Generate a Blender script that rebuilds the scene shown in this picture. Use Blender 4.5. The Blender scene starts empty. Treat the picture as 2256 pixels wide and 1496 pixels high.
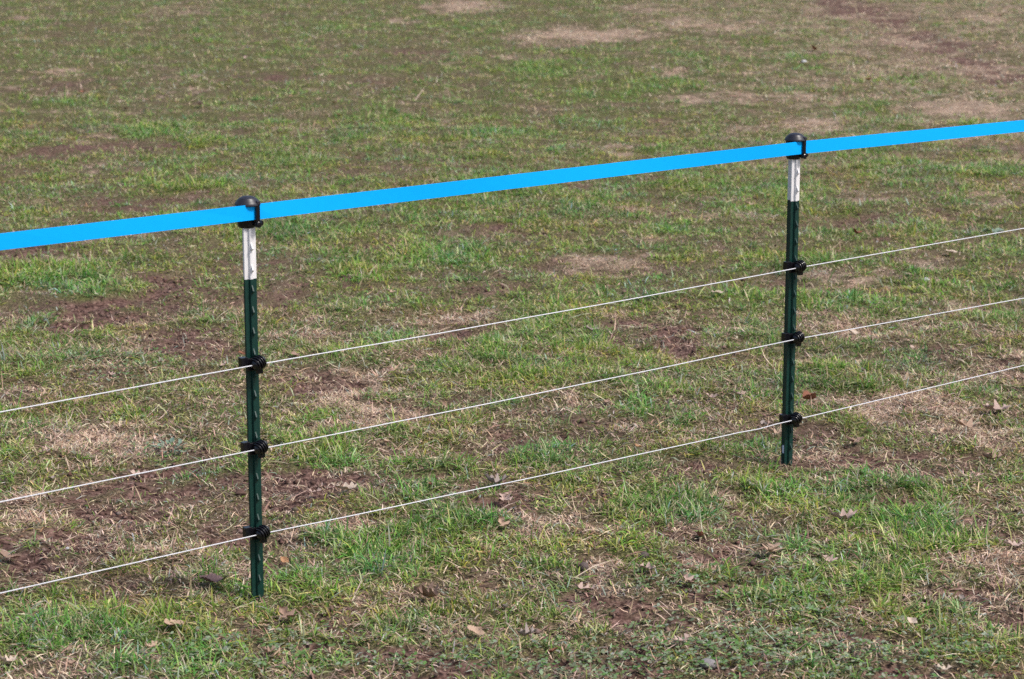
import bpy, bmesh, math
import numpy as np
from mathutils import Vector, Matrix

# ------------------------------------------------------------------ camera, sky, sun, exposure
sc = bpy.context.scene
COL = sc.collection
F_PX, W_PX, H_PX = 5200.0, 2256.0, 1496.0
PITCH = math.atan((748 + 376) / F_PX)
CAM_H = 1.937
cam = bpy.data.cameras.new('camera')
cam_o = bpy.data.objects.new('camera', cam)
COL.objects.link(cam_o)
cam.sensor_width = 23.6
cam.lens = 23.6 * F_PX / W_PX
cam.clip_end = 2000
cam_o.location = (0, 0, CAM_H)
cam_o.rotation_euler = (math.pi / 2 - PITCH, 0, 0)
cam.dof.use_dof = True
cam.dof.focus_distance = 6.7
cam.dof.aperture_fstop = 5.0
sc.camera = cam_o

SUN_EL, SUN_AZ = math.radians(54), math.radians(64)   # azimuth measured from -Y (behind the camera) towards +X
sun_dir = Vector((math.sin(SUN_AZ) * math.cos(SUN_EL), -math.cos(SUN_AZ) * math.cos(SUN_EL), math.sin(SUN_EL)))
world = bpy.data.worlds.new('World')
sc.world = world
world.use_nodes = True
wn = world.node_tree.nodes
sky = wn.new('ShaderNodeTexSky')
sky.sky_type = 'NISHITA'
sky.sun_disc = False
sky.sun_elevation = SUN_EL
sky.sun_rotation = math.atan2(sun_dir.x, sun_dir.y)
sky.air_density = 1.0
sky.dust_density = 3.0
world.node_tree.links.new(sky.outputs[0], wn['Background'].inputs[0])
wn['Background'].inputs[1].default_value = 0.115

sl = bpy.data.lights.new('sun', 'SUN')
sl.energy = 2.6
sl.angle = math.radians(11)
sl.color = (1.0, 0.955, 0.89)
so = bpy.data.objects.new('sun', sl)
COL.objects.link(so)
so.rotation_euler = sun_dir.to_track_quat('Z', 'Y').to_euler()

vs = sc.view_settings
vs.view_transform = 'Standard'
vs.look = 'None'
vs.gamma = 1
vs.use_curve_mapping = False
vs.exposure = 0.55
sc.render.filter_size = 1.1
sc.cycles.use_denoising = False
sc.cycles.max_bounces = 6
sc.cycles.diffuse_bounces = 3
sc.cycles.transmission_bounces = 4

# ------------------------------------------------------------------ helpers
R = np.random.default_rng(7)
CP, SP = math.cos(PITCH), math.sin(PITCH)


def ray(u, v):
    a, b = (u - 1128) / F_PX, -(v - 748) / F_PX
    return np.array([a, CP + b * SP, -SP + b * CP])


def on_ground(u, v):
    r = ray(u, v)
    t = CAM_H / -r[2]
    return r[0] * t, r[1] * t


def px_per_m(u, v):
    x, y = on_ground(u, v)
    return F_PX / (y * CP + CAM_H * SP)


def z_at(x, y, v):
    """height at ground position x, y seen on image row v"""
    b = -(v - 748) / F_PX
    # (U.P)/(F.P) = b, P=(x,y,z-H)
    return CAM_H + y * (b * CP - SP) / (CP + b * SP)


def _hash(ix, iy, seed):
    h = (ix.astype(np.int64) * 374761393 + iy.astype(np.int64) * 668265263 + seed * 2246822519) & 0xffffffff
    h = ((h ^ (h >> 13)) * 1274126177) & 0xffffffff
    h = h ^ (h >> 16)
    return (h & 0xffff) / 65535.0


def noise(x, y, seed=0):
    x = np.asarray(x, float); y = np.asarray(y, float)
    xi, yi = np.floor(x), np.floor(y)
    fx, fy = x - xi, y - yi
    u, v = fx * fx * fx * (fx * (fx * 6 - 15) + 10), fy * fy * fy * (fy * (fy * 6 - 15) + 10)
    xi = xi.astype(np.int64); yi = yi.astype(np.int64)
    def g(dx, dy):
        a = _hash(xi + dx, yi + dy, seed) * 2 * math.pi
        return np.cos(a) * (fx - dx) + np.sin(a) * (fy - dy)
    a = g(0, 0) * (1 - u) + g(1, 0) * u
    b = g(0, 1) * (1 - u) + g(1, 1) * u
    return (a * (1 - v) + b * v) * 1.5


def fbm(x, y, scale, seed=0, octv=3):
    s, a, t = 0.0, 1.0, 0.0
    for k in range(octv):
        s = s + a * noise(x / scale * 2 ** k, y / scale * 2 ** k, seed + 17 * k)
        t += a
        a *= 0.55
    return s / t * 1.3


# ------------------------------------------------------------------ ground cover: where the turf is green, dry or worn to soil
# (image column, row, half width, half height, strength); laid out on the ground plane in metres below
SOIL = [(215,690,140,30,1),(330,1075,150,42,1),(120,1230,170,32,1),(300,1150,120,22,.6),(60,1300,80,18,.8),(700,855,110,28,.7),
 (1480,757,85,32,1),(1420,725,60,18,.7),(985,748,60,14,.9),(760,855,70,22,.6),(605,1030,55,40,.8),(690,1082,80,26,.9),
 (830,1150,80,16,.6),(1120,1090,70,18,.7),(1170,970,120,26,.7),(985,1012,80,14,.8),(1510,1030,50,16,.6),(1850,1022,90,22,.8),
 (1935,1090,50,14,1),(2215,1165,50,35,.7),(1345,1330,80,36,.8),(1165,1460,150,24,1),(920,1460,140,24,.8),(1500,1470,150,22,.7),(1700,1430,120,18,.6),(600,1470,120,18,.6),(800,1390,90,16,.5),(1500,1205,70,24,.6),
 (1640,1155,50,12,.6),(2215,1340,60,60,.7),(2060,1480,110,24,.8),(1880,1318,50,12,.7),(1850,1392,50,12,.8),(1650,1462,45,12,.9),
 (1530,1335,36,22,.8),(1385,835,60,18,.4),(180,330,130,22,.5),(300,330,110,16,.5),(360,640,100,26,.5),(520,590,90,20,.5),
 (60,560,80,20,.5),(150,190,120,15,.4),(600,170,120,12,.4),(180,60,100,8,.3),(900,115,60,9,.6),(860,180,80,10,.4),(340,450,160,18,.4),
 (900,370,120,14,.4),(1900,25,120,18,.6),(2060,105,130,18,.6),(2180,150,100,18,.4),(2240,330,60,14,.5),(1100,510,80,10,.6),
 (1100,640,100,14,.4),(1470,270,60,8,.4),(440,760,150,26,.6),(640,640,60,26,.6),(1230,600,70,10,.5),(2120,790,70,18,.5),
 (2060,1020,120,26,.5),(1330,1080,80,16,.5),(1000,1300,60,12,.5),(420,1180,90,20,.5),(120,860,90,24,.4),(700,620,80,20,.5),
 (1900,490,90,12,.4),(2080,470,60,10,.5),(1000,860,60,20,.5),(1590,1085,60,16,.6),(1350,1460,80,20,.6),(560,1480,120,16,.5)]
DRY = [(80,1125,95,26,1),(230,980,120,36,1),(830,850,85,26,.9),(790,905,140,22,1),(1225,1155,100,30,1),(845,1322,50,20,1),
 (1545,1235,60,30,.9),(790,1170,90,24,.9),(690,1170,70,26,.9),(1150,905,80,14,.9),(1260,900,60,18,.7),(1860,722,120,26,.8),
 (2000,890,150,42,.9),(2235,810,50,40,.9),(2200,1260,80,60,.9),(1720,640,60,20,.6),(2060,582,80,18,.7),(2160,960,100,30,.7),
 (1330,580,130,22,.6),(1400,572,70,16,.7),(700,735,70,22,.6),(1300,76,170,16,1.4),(1180,90,90,12,1.0),(1010,15,85,16,1.4),(860,50,32,6,1.3),
 (130,160,50,7,1.2),(245,365,75,9,1.3),(400,170,40,6,.9),(950,268,42,9,1.2),(90,212,40,7,.9),(1490,162,50,7,1.0),(1640,215,70,13,.9),(1520,222,80,10,.8),
 (1760,218,60,10,.9),(2130,242,110,18,1.0),(2000,95,80,10,1.0),(2160,40,90,10,.6),(1370,330,75,13,.8),(1150,130,60,8,.9),(2150,150,90,18,.8),
 (1900,440,120,14,.7),(2200,440,60,14,.9),(1800,280,120,14,.8),(1650,285,80,10,.7),(1560,60,160,10,.7),(1500,45,100,8,.7),(1420,20,120,8,.6),
 (60,40,60,6,.8),(440,12,60,5,.8),(210,300,60,7,.6),(380,30,120,6,.5),(1080,15,60,7,.9),(420,200,70,9,.7),(1960,1180,60,14,.5),
 (1380,480,130,14,.5),(1900,620,120,16,.6),(1560,480,80,12,.5),(640,1000,40,12,.7),(1010,1030,50,10,.8),(1540,1100,80,14,.7),
 (1320,1270,90,26,.9),(900,1200,50,10,.4),(480,1250,120,20,.5),(300,1220,140,18,.7),(1800,1170,50,10,.7),(600,290,120,12,.4),
 (1460,1180,40,10,.4),(2080,300,140,16,.7),(1740,360,80,12,.4),(2150,690,90,20,.5),(300,520,120,12,.4),(660,420,100,12,.4),(1000,700,120,16,.5),
 (1700,1000,80,16,.6),(700,990,40,12,.3),(100,560,60,12,.4),(1880,40,90,8,.5)]
GREEN = [(730,985,110,36,1),(640,1012,60,24,.7),(960,1175,130,46,1.1),(870,1215,120,36,.9),(1030,1150,60,36,.9),(860,1300,90,26,.7),
 (180,1390,170,56,1.1),(340,1405,110,36,.9),(640,1300,90,34,.8),(1450,1130,130,36,.8),(1610,975,60,34,.8),(1700,1080,110,28,.7),
 (1780,1120,100,26,.8),(1600,1272,62,22,1),(1830,1205,80,28,.8),(1900,1110,110,45,.9),(2010,1150,120,55,1.2),(1950,1260,100,50,1.0),(2070,1240,80,50,1.0),(1400,885,70,36,.7),
 (1300,800,100,40,.7),(1090,785,100,26,.7),(1200,720,80,36,.6),(950,570,100,26,.7),(870,600,90,22,.6),(60,620,110,28,.9),(210,640,130,22,.8),
 (430,412,60,13,.9),(350,290,65,14,.9),(460,312,60,11,.9),(600,510,80,18,.7),(740,500,80,16,.6),(1190,158,95,16,1.0),(1280,140,60,12,.6),(1290,470,90,22,.7),
 (1010,462,90,18,.7),(1850,680,120,30,.6),(1650,650,60,26,.6),(1850,570,70,18,.5),(2010,610,90,22,.6),(1560,130,90,10,.5),(1900,240,70,12,.5),
 (455,92,32,5,1.1),(120,232,50,9,.7),(85,318,32,9,.8),(1840,840,110,26,.7),(1950,1078,60,18,.8),(640,350,90,10,.4),(250,1010,70,18,.4),
 (420,1040,60,18,.6),(985,1045,70,14,.8),(200,870,80,18,.5),(1050,420,80,14,.6),(400,1100,50,14,.4),(1500,420,120,16,.5),(1700,420,80,14,.4),
 (1000,60,110,8,.6),(760,60,100,7,.5),(1350,210,100,14,.7),(1460,190,100,12,.6),(850,260,90,10,.5),(640,220,80,9,.5),(300,115,90,6,.6),(80,50,70,5,.5),
 (1760,130,90,9,.5),(1980,180,90,10,.5),(2140,380,90,14,.6),(1950,360,90,14,.5),(1830,460,90,14,.5),(560,120,80,6,.4),(700,160,80,8,.5),
 (1200,1330,120,30,.6),(1000,1380,110,24,.6),(700,1440,120,26,.7),(440,1470,120,20,.6),(1420,1210,60,18,.6),(1720,1330,90,26,.6),(1150,1020,100,14,.6),
 (2140,620,90,18,.5),(2100,850,80,18,.4),(2220,700,50,16,.5),(700,320,80,9,.4),(1080,290,90,10,.5),(1700,90,70,7,.4),(30,760,60,14,.5),(100,740,90,14,.5),
 (1180,840,100,24,.7),(2080,1420,70,20,.5),(1980,1400,60,16,.5),(1640,1400,60,16,.4),(950,1100,60,14,.9),(560,1330,60,20,.7),(1735,1030,40,14,.9)]
TONED = {}


def prep(lst):
    a = []
    for (u, v, ru, rv, s) in lst:
        x, y = on_ground(u, v)
        k = px_per_m(u, v)
        y2 = on_ground(u, v - rv)[1]
        a.append((x, y, ru / k, max(y2 - y, 0.02), s))
    return np.array(a)


SOIL += [(1850,4,50,8,.9),(1900,25,55,9,.9),(1950,48,60,10,.9),(2010,78,60,11,.9),(2070,105,70,12,.8),(2140,138,70,13,.9),(2220,172,80,14,.8)]
SOIL, DRY, GREEN = prep(SOIL), prep(DRY), prep(GREEN)
DRY[:, 2:4] *= 0.82
DRY[DRY[:, 1] > 12, 4] *= 0.72
DRY[DRY[:, 1] > 12, 2] *= 0.8


def blobs(x, y, arr):
    out = np.zeros_like(x)
    wx = x + 0.16 * fbm(x, y, 0.22, 301, 3) * (1 + 0.04 * y)
    wy = y + 0.30 * fbm(x, y, 0.25, 409, 3) * (0.5 + 0.09 * y)
    for (bx, by, rx, ry, s) in arr:
        q = ((wx - bx) / rx) ** 2 + ((wy - by) / ry) ** 2
        m = q < 4.5
        if m.any():
            out[m] = np.maximum(out[m], s * np.exp(-0.85 * q[m] ** 1.3))
    return out


def cover(x, y):
    """green vigour, dryness, bare soil, each 0..1"""
    x = np.asarray(x, float); y = np.asarray(y, float)
    gn = fbm(x, y, 0.55, 11, 4)
    dn = fbm(x, y, 0.45, 53, 4)
    sn = fbm(x, y, 0.40, 97, 4)
    g2, s2, d2 = fbm(x, y, 0.15, 211, 3), fbm(x, y, 0.13, 223, 3), fbm(x, y, 0.12, 227, 3)
    g3, s3 = fbm(x, y * 0.7, 0.30, 233, 3), fbm(x, y * 0.7, 0.28, 239, 3)
    bg, bd, bs = blobs(x, y, GREEN), blobs(x, y, DRY), blobs(x, y, SOIL)
    g = 0.40 + 0.11 * np.clip((y - 6.5) / 5, 0, 1) + 0.34 * gn + 0.34 * g3 + 0.32 * g2 + 0.65 * bg - 0.72 * bd - 0.66 * bs
    d = 0.12 + 0.36 * dn + 0.30 * d2 + 1.0 * bd - 0.35 * bg + 0.05 * np.clip((9 - y) / 3, 0, 1)
    s = 0.13 + 0.34 * sn + 0.34 * s3 + 0.36 * s2 - 0.15 * g2 + 1.05 * bs - 0.50 * bg - 0.20 * bd + 0.05 * np.clip((9 - y) / 3, 0, 1)
    s = s - 0.10 * np.clip((y - 13) / 8, 0, 1)
    # far right of the field is more faded
    d = d + 0.34 * np.clip((x - 0.6) / 2.5, 0, 1) * np.clip((y - 8) / 8, 0, 1) + 0.05 * np.clip((y - 9) / 8, 0, 1)
    return np.clip(g, 0, 1.2), np.clip(d, 0, 1.2), np.clip(s, 0, 1.1)


FEET = ((-0.653, 5.798), (0.864, 7.127))


def height(x, y, c=None):
    g, d, s = c if c is not None else cover(x, y)
    z = 0.016 * fbm(x, y, 0.6, 5, 2) + 0.015 * fbm(x, y, 0.13, 71, 3) + 0.012 * fbm(x, y, 0.30, 77, 2)
    z = z + 0.014 * np.clip(g, 0, 1) - 0.012 * np.clip(s, 0, 1)
    z = z + np.clip(s, 0, 1) * 0.010 * fbm(x, y, 0.05, 131, 2)
    # tamped level round the feet of the posts
    for (fx, fy) in FEET:
        k = np.exp(-(((x - fx) / 0.16) ** 2 + ((y - fy) / 0.22) ** 2))
        z = z * (1 - k) - 0.004 * k
    # flat where nothing is known, far away
    return z * np.clip((60 - y) / 20, 0, 1)


def mesh_obj(name, verts, faces, mat, parent=None, smooth=False):
    me = bpy.data.meshes.new(name)
    me.from_pydata([tuple(v) for v in verts], [], [tuple(f) for f in faces])
    me.update()
    if smooth:
        for p in me.polygons:
            p.use_smooth = True
    me.materials.append(mat)
    o = bpy.data.objects.new(name, me)
    COL.objects.link(o)
    o.parent = parent
    return o


def raw_mesh(name, co, loops, starts, totals, mat, col=None, extra=None, smooth=False):
    me = bpy.data.meshes.new(name)
    me.vertices.add(len(co))
    me.vertices.foreach_set('co', np.ascontiguousarray(co, np.float32).ravel())
    me.loops.add(len(loops))
    me.loops.foreach_set('vertex_index', np.ascontiguousarray(loops, np.int32))
    me.polygons.add(len(starts))
    me.polygons.foreach_set('loop_start', np.ascontiguousarray(starts, np.int32))
    me.polygons.foreach_set('loop_total', np.ascontiguousarray(totals, np.int32))
    if smooth:
        me.polygons.foreach_set('use_smooth', np.ones(len(starts), bool))
    me.update(calc_edges=True)
    if col is not None:
        at = me.attributes.new('tint', 'FLOAT_COLOR', 'POINT')
        c4 = np.ones((len(co), 4), np.float32); c4[:, :3] = col
        at.data.foreach_set('color', c4.ravel())
    for k, v in (extra or {}).items():
        at = me.attributes.new(k, 'FLOAT', 'POINT')
        at.data.foreach_set('value', np.ascontiguousarray(v, np.float32))
    me.materials.append(mat)
    o = bpy.data.objects.new(name, me)
    COL.objects.link(o)
    return o


def tag(o, label=None, cat=None, group=None, kind=None):
    if label: o['label'] = label
    if cat: o['category'] = cat
    if group: o['group'] = group
    if kind: o['kind'] = kind
    return o


def empty(name, loc, rz=0.0):
    o = bpy.data.objects.new(name, None)
    COL.objects.link(o)
    o.location = loc
    o.rotation_euler = (0, 0, rz)
    o.empty_display_size = 0.02
    return o


# ------------------------------------------------------------------ materials
def new_mat(name):
    m = bpy.data.materials.new(name)
    m.use_nodes = True
    nt = m.node_tree
    return m, nt, nt.nodes, nt.links, nt.nodes['Principled BSDF']


def solid(name, col, rough=0.5, spec=0.5, var=0.0, scale=40.0, bump=0.0, bscale=200.0, metallic=0.0, dirt=None):
    m, nt, n, l, b = new_mat(name)
    b.inputs['Roughness'].default_value = rough
    b.inputs['Specular IOR Level'].default_value = spec
    b.inputs['Metallic'].default_value = metallic
    tc = n.new('ShaderNodeTexCoord')
    nz = n.new('ShaderNodeTexNoise'); nz.inputs['Scale'].default_value = scale; nz.inputs['Detail'].default_value = 4
    l.new(tc.outputs['Object'], nz.inputs['Vector'])
    mx = n.new('ShaderNodeMix'); mx.data_type = 'RGBA'
    mx.inputs[6].default_value = tuple(c * (1 - var) for c in col) + (1,)
    mx.inputs[7].default_value = tuple(min(1, c * (1 + var)) for c in col) + (1,)
    l.new(nz.outputs['Fac'], mx.inputs[0])
    outc = mx.outputs[2]
    if dirt:
        n2 = n.new('ShaderNodeTexNoise'); n2.inputs['Scale'].default_value = 90; n2.inputs['Detail'].default_value = 6
        l.new(tc.outputs['Object'], n2.inputs['Vector'])
        rp = n.new('ShaderNodeValToRGB')
        rp.color_ramp.elements[0].position = 0.60; rp.color_ramp.elements[0].color = (0, 0, 0, 1)
        rp.color_ramp.elements[1].position = 0.78; rp.color_ramp.elements[1].color = (0.6, 0.6, 0.6, 1)
        l.new(n2.outputs['Fac'], rp.inputs[0])
        m2 = n.new('ShaderNodeMix'); m2.data_type = 'RGBA'
        l.new(rp.outputs[0], m2.inputs[0]); l.new(outc, m2.inputs[6]); m2.inputs[7].default_value = dirt + (1,)
        outc = m2.outputs[2]
    l.new(outc, b.inputs['Base Color'])
    if bump:
        nb = n.new('ShaderNodeTexNoise'); nb.inputs['Scale'].default_value = bscale
        l.new(tc.outputs['Object'], nb.inputs['Vector'])
        bp = n.new('ShaderNodeBump'); bp.inputs['Strength'].default_value = bump; bp.inputs['Distance'].default_value = 0.001
        l.new(nb.outputs['Fac'], bp.inputs['Height']); l.new(bp.outputs[0], b.inputs['Normal'])
    return m


def blade_mat(name, trans=0.35, rough=0.5, spec=0.35):
    m, nt, n, l, b = new_mat(name)
    at = n.new('ShaderNodeAttribute'); at.attribute_name = 'tint'
    l.new(at.outputs['Color'], b.inputs['Base Color'])
    b.inputs['Roughness'].default_value = rough
    b.inputs['Specular IOR Level'].default_value = spec
    t = n.new('ShaderNodeBsdfTranslucent')
    l.new(at.outputs['Color'], t.inputs['Color'])
    ms = n.new('ShaderNodeMixShader'); ms.inputs[0].default_value = trans
    l.new(b.outputs[0], ms.inputs[1]); l.new(t.outputs[0], ms.inputs[2])
    l.new(ms.outputs[0], n['Material Output'].inputs['Surface'])
    return m


def ground_mat():
    m, nt, n, l, b = new_mat('worn_turf_soil')
    b.inputs['Roughness'].default_value = 0.95
    b.inputs['Specular IOR Level'].default_value = 0.1
    tc = n.new('ShaderNodeTexCoord')
    def nz(scale, detail=5, rough=0.6, vec=None):
        t = n.new('ShaderNodeTexNoise'); t.inputs['Scale'].default_value = scale
        t.inputs['Detail'].default_value = detail; t.inputs['Roughness'].default_value = rough
        l.new(vec or tc.outputs['Object'], t.inputs['Vector'])
        return t.outputs['Fac']
    def ramp(fac, stops):
        r = n.new('ShaderNodeValToRGB')
        els = r.color_ramp.elements
        while len(els) < len(stops): els.new(0.5)
        for e, (p, c) in zip(els, stops):
            e.position = p; e.color = c + (1,)
        l.new(fac, r.inputs[0])
        return r.outputs[0]
    def attr(k):
        a = n.new('ShaderNodeAttribute'); a.attribute_name = k
        return a.outputs['Fac']
    def mix(f, a, c):
        x = n.new('ShaderNodeMix'); x.data_type = 'RGBA'
        l.new(f, x.inputs[0]); l.new(a, x.inputs[6]); l.new(c, x.inputs[7])
        return x.outputs[2]
    def math_(op, a, c):
        x = n.new('ShaderNodeMath'); x.operation = op; x.use_clamp = True
        for i, q in enumerate((a, c)):
            if isinstance(q, (int, float)): x.inputs[i].default_value = q
            else: l.new(q, x.inputs[i])
        return x.outputs[0]
    f1, f2, f3, f4 = nz(55), nz(130, 5, 0.75), nz(13, 4, 0.65), nz(3.5, 5, 0.65)
    soil = ramp(f1, [(0.34, (0.026, 0.014, 0.012)), (0.5, (0.102, 0.058, 0.047)), (0.70, (0.24, 0.15, 0.125))])
    that = ramp(f2, [(0.36, (0.018, 0.012, 0.009)), (0.48, (0.076, 0.054, 0.037)), (0.56, (0.145, 0.106, 0.068)), (0.68, (0.37, 0.28, 0.20))])
    dry = ramp(f2, [(0.34, (0.07, 0.044, 0.033)), (0.5, (0.27, 0.195, 0.145)), (0.66, (0.54, 0.42, 0.32))])
    grn = ramp(f2, [(0.36, (0.012, 0.015, 0.005)), (0.5, (0.065, 0.085, 0.020)), (0.68, (0.20, 0.23, 0.070))])
    def centred(f, k):
        q = math_('MULTIPLY', math_('SUBTRACT', f, 0.5), k); q.node.use_clamp = False; q.node.inputs[0].links[0].from_node.use_clamp = False
        return q
    def ragged(a, k1, k2):
        q = math_('ADD', math_('ADD', a, centred(f3, k1)), centred(f4, k2)); q.node.inputs[0].links[0].from_node.use_clamp = False
        return q
    c = mix(ragged(math_('MULTIPLY', attr('green'), 0.9), 0.8, 0.6), that, grn)
    c = mix(math_('MULTIPLY', math_('SUBTRACT', ragged(attr('dry'), 1.2, 1.5), 0.30), 1.5), c, dry)
    c = mix(math_('MULTIPLY', math_('SUBTRACT', ragged(attr('soil'), 1.1, 0.7), 0.26), 1.9), c, soil)
    l.new(c, b.inputs['Base Color'])
    bp = n.new('ShaderNodeBump'); bp.inputs['Strength'].default_value = 0.9; bp.inputs['Distance'].default_value = 0.006
    l.new(f1, bp.inputs['Height']); l.new(bp.outputs[0], b.inputs['Normal'])
    return m


M_GROUND = ground_mat()
M_BLADE = blade_mat('grass_blade', 0.34, 0.5, 0.18)
M_STRAW = blade_mat('dry_straw', 0.15, 0.7, 0.12)
M_CRUMB = blade_mat('soil_crumb', 0.0, 0.95, 0.1)
M_GREEN = solid('green_enamel', (0.003, 0.030, 0.024), 0.42, 0.4, 0.25, 60, 0.15, 300)
M_WHITE = solid('white_enamel', (0.72, 0.70, 0.71), 0.45, 0.35, 0.05, 40, 0.0, 200)
M_BLACK = solid('black_plastic', (0.006, 0.0055, 0.008), 0.22, 0.45, 0.2, 80)
M_CAP = solid('weathered_black_plastic', (0.020, 0.019, 0.028), 0.42, 0.5, 0.25, 60, 0.12, 260)
M_WIRE = solid('white_coated_wire', (0.62, 0.62, 0.66), 0.5, 0.3, 0.3, 260, 0.3, 700)
M_TAPE = solid('blue_tape', (0.001, 0.385, 0.96), 0.6, 0.12, 0.05, 60, 0.15, 700)
M_STICK = solid('paper_sticker', (0.70, 0.72, 0.86), 0.6, 0.3, 0.03)
M_STONE = solid('grey_stone', (0.24, 0.22, 0.22), 0.9, 0.2, 0.35, 60, 0.8, 90)
M_PALE = solid('pale_litter', (0.48, 0.47, 0.48), 0.7, 0.2, 0.1, 60)
M_BALL = solid('dry_seed_ball', (0.115, 0.088, 0.082), 0.9, 0.2, 0.4, 120, 1.0, 150)

# ------------------------------------------------------------------ ground sheet, fine near the camera, reaching the horizon
def build_ground():
    near = 1.2
    ys = [near]
    while ys[-1] < 30:
        y = ys[-1]
        ys.append(y + (0.05 if y < 4.5 else 0.013 * (y / 5.2) ** 1.55))
    while ys[-1] < 900:
        ys.append(ys[-1] * 1.12)
    ys = np.array(ys)
    nf = 250
    t = np.linspace(-1, 1, nf)
    edge = np.array([1.15, 1.4, 1.9, 2.8, 4.5, 8, 14])
    t = np.concatenate([-edge[::-1], t, edge])
    Y = np.repeat(ys[:, None], len(t), 1)
    X = t[None, :] * (0.225 * np.clip(Y, 3, None) + 1.0)
    x, y = X.ravel(), Y.ravel()
    c = cover(x, y)
    z = height(x, y, c)
    co = np.stack([x, y, z], 1)
    nr, nc = Y.shape
    i = (np.arange(nr - 1)[:, None] * nc + np.arange(nc - 1)[None, :]).ravel()
    quads = np.stack([i, i + 1, i + nc + 1, i + nc], 1)
    print('ground quads', len(quads))
    g, d, s = c
    o = raw_mesh('ground', co, quads.ravel(), np.arange(len(quads)) * 4, np.full(len(quads), 4), M_GROUND,
                 extra={'green': np.clip(g, 0, 1), 'dry': np.clip(d, 0, 1), 'soil': np.clip(s, 0, 1)}, smooth=True)
    return tag(o, 'worn lawn soil with patches of bare brown earth', 'ground', kind='structure')


ground = build_ground()


# ------------------------------------------------------------------ grass
def sample_fan(n, y0, y1, power, margin):
    """points in the fan in front of the camera; density falls with distance as y**-power"""
    e = 2 - power
    u = R.random(n)
    y = ((y0 ** e) + u * (y1 ** e - y0 ** e)) ** (1 / e) if abs(e) > 1e-6 else y0 * (y1 / y0) ** u
    h = 0.222 * y + margin
    # accept in proportion to the fan's own width
    x = (R.random(n) * 2 - 1) * h
    keep = R.random(n) < np.where(np.abs(x) > 0.222 * y + 0.12, 0.45, 1.0)
    return x[keep], y[keep]


def blades(rx, ry, rz, az, ln, wd, lean, curl, cb, ct, segs, twist=None):
    n = len(rx)
    if n == 0:
        return None
    tw = twist if twist is not None else R.normal(0, 0.5, n)
    dx, dy = np.cos(az), np.sin(az)
    # width direction: sideways, rolled a little about the blade
    px, py, pz = -dy * np.cos(tw), dx * np.cos(tw), np.sin(tw)
    co = np.zeros((n, 2 * segs + 1, 3), np.float32)
    cc = np.zeros((n, 2 * segs + 1, 3), np.float32)
    hx = np.zeros(n); hz = np.zeros(n)
    for k in range(segs + 1):
        t = k / segs
        if k:
            th = lean + curl * (t - 0.5 / segs)
            hx = hx + np.sin(th) * ln / segs
            hz = hz + np.cos(th) * ln / segs
        z = np.maximum(rz + hz, rz + 0.0015 + 0.0025 * R.random(n)) if k else rz - 0.004
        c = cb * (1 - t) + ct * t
        if k < segs:
            w = wd * 0.5 * (0.75 + 0.5 * t) * (1 - t ** 3)
            for s, sg in ((0, -1), (1, 1)):
                co[:, 2 * k + s, 0] = rx + dx * hx + sg * px * w
                co[:, 2 * k + s, 1] = ry + dy * hx + sg * py * w
                co[:, 2 * k + s, 2] = z + sg * pz * w * 0.8
                cc[:, 2 * k + s] = c
        else:
            co[:, 2 * k, 0] = rx + dx * hx
            co[:, 2 * k, 1] = ry + dy * hx
            co[:, 2 * k, 2] = z
            cc[:, 2 * k] = c
    nv = 2 * segs + 1
    base = np.arange(n)[:, None] * nv
    tpl, tot = [], []
    for k in range(segs - 1):
        tpl += [2 * k, 2 * k + 1, 2 * k + 3, 2 * k + 2]; tot.append(4)
    k = segs - 1
    tpl += [2 * k, 2 * k + 1, 2 * k + 2]; tot.append(3)
    loops = (base + np.array(tpl)[None, :]).ravel()
    totals = np.tile(np.array(tot), n)
    return co.reshape(-1, 3), cc.reshape(-1, 3), loops, totals


def merge(parts):
    co, cc, lp, tt, off = [], [], [], [], 0
    for p in parts:
        if p is None: continue
        co.append(p[0]); cc.append(p[1]); lp.append(p[2] + off); tt.append(p[3]); off += len(p[0])
    co, cc, lp, tt = map(np.concatenate, (co, cc, lp, tt))
    st = np.concatenate([[0], np.cumsum(tt)[:-1]])
    return co, lp, st, tt, cc


def pick(pal, n, jit=0.12):
    pal = np.array(pal)
    c = pal[R.integers(0, len(pal), n)]
    return np.clip(c * (1 + R.normal(0, jit, (n, 1))) * (1 + R.normal(0, 0.05, (n, 3))), 0.004, 0.9)


P_GREEN = [(.170, .255, .045), (.215, .290, .066), (.150, .245, .055), (.270, .320, .065), (.310, .335, .075), (.175, .250, .080), (.235, .290, .095)]
P_LUSH = [(.105, .255, .036), (.145, .305, .050), (.100, .240, .052), (.175, .325, .060), (.135, .265, .078), (.22, .345, .074)]
P_PALE = [(.41, .45, .18), (.47, .48, .23), (.37, .44, .20), (.52, .49, .24), (.40, .45, .28)]
P_STRAW = [(.62, .48, .34), (.52, .385, .26), (.70, .56, .43), (.45, .315, .225), (.60, .45, .36), (.41, .265, .20)]
P_BROWN = [(.25, .165, .125), (.30, .20, .15), (.20, .125, .10), (.35, .235, .18), (.23, .17, .125)]
P_SILV = [(.34, .38, .31), (.41, .44, .37), (.30, .35, .28)]


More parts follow.
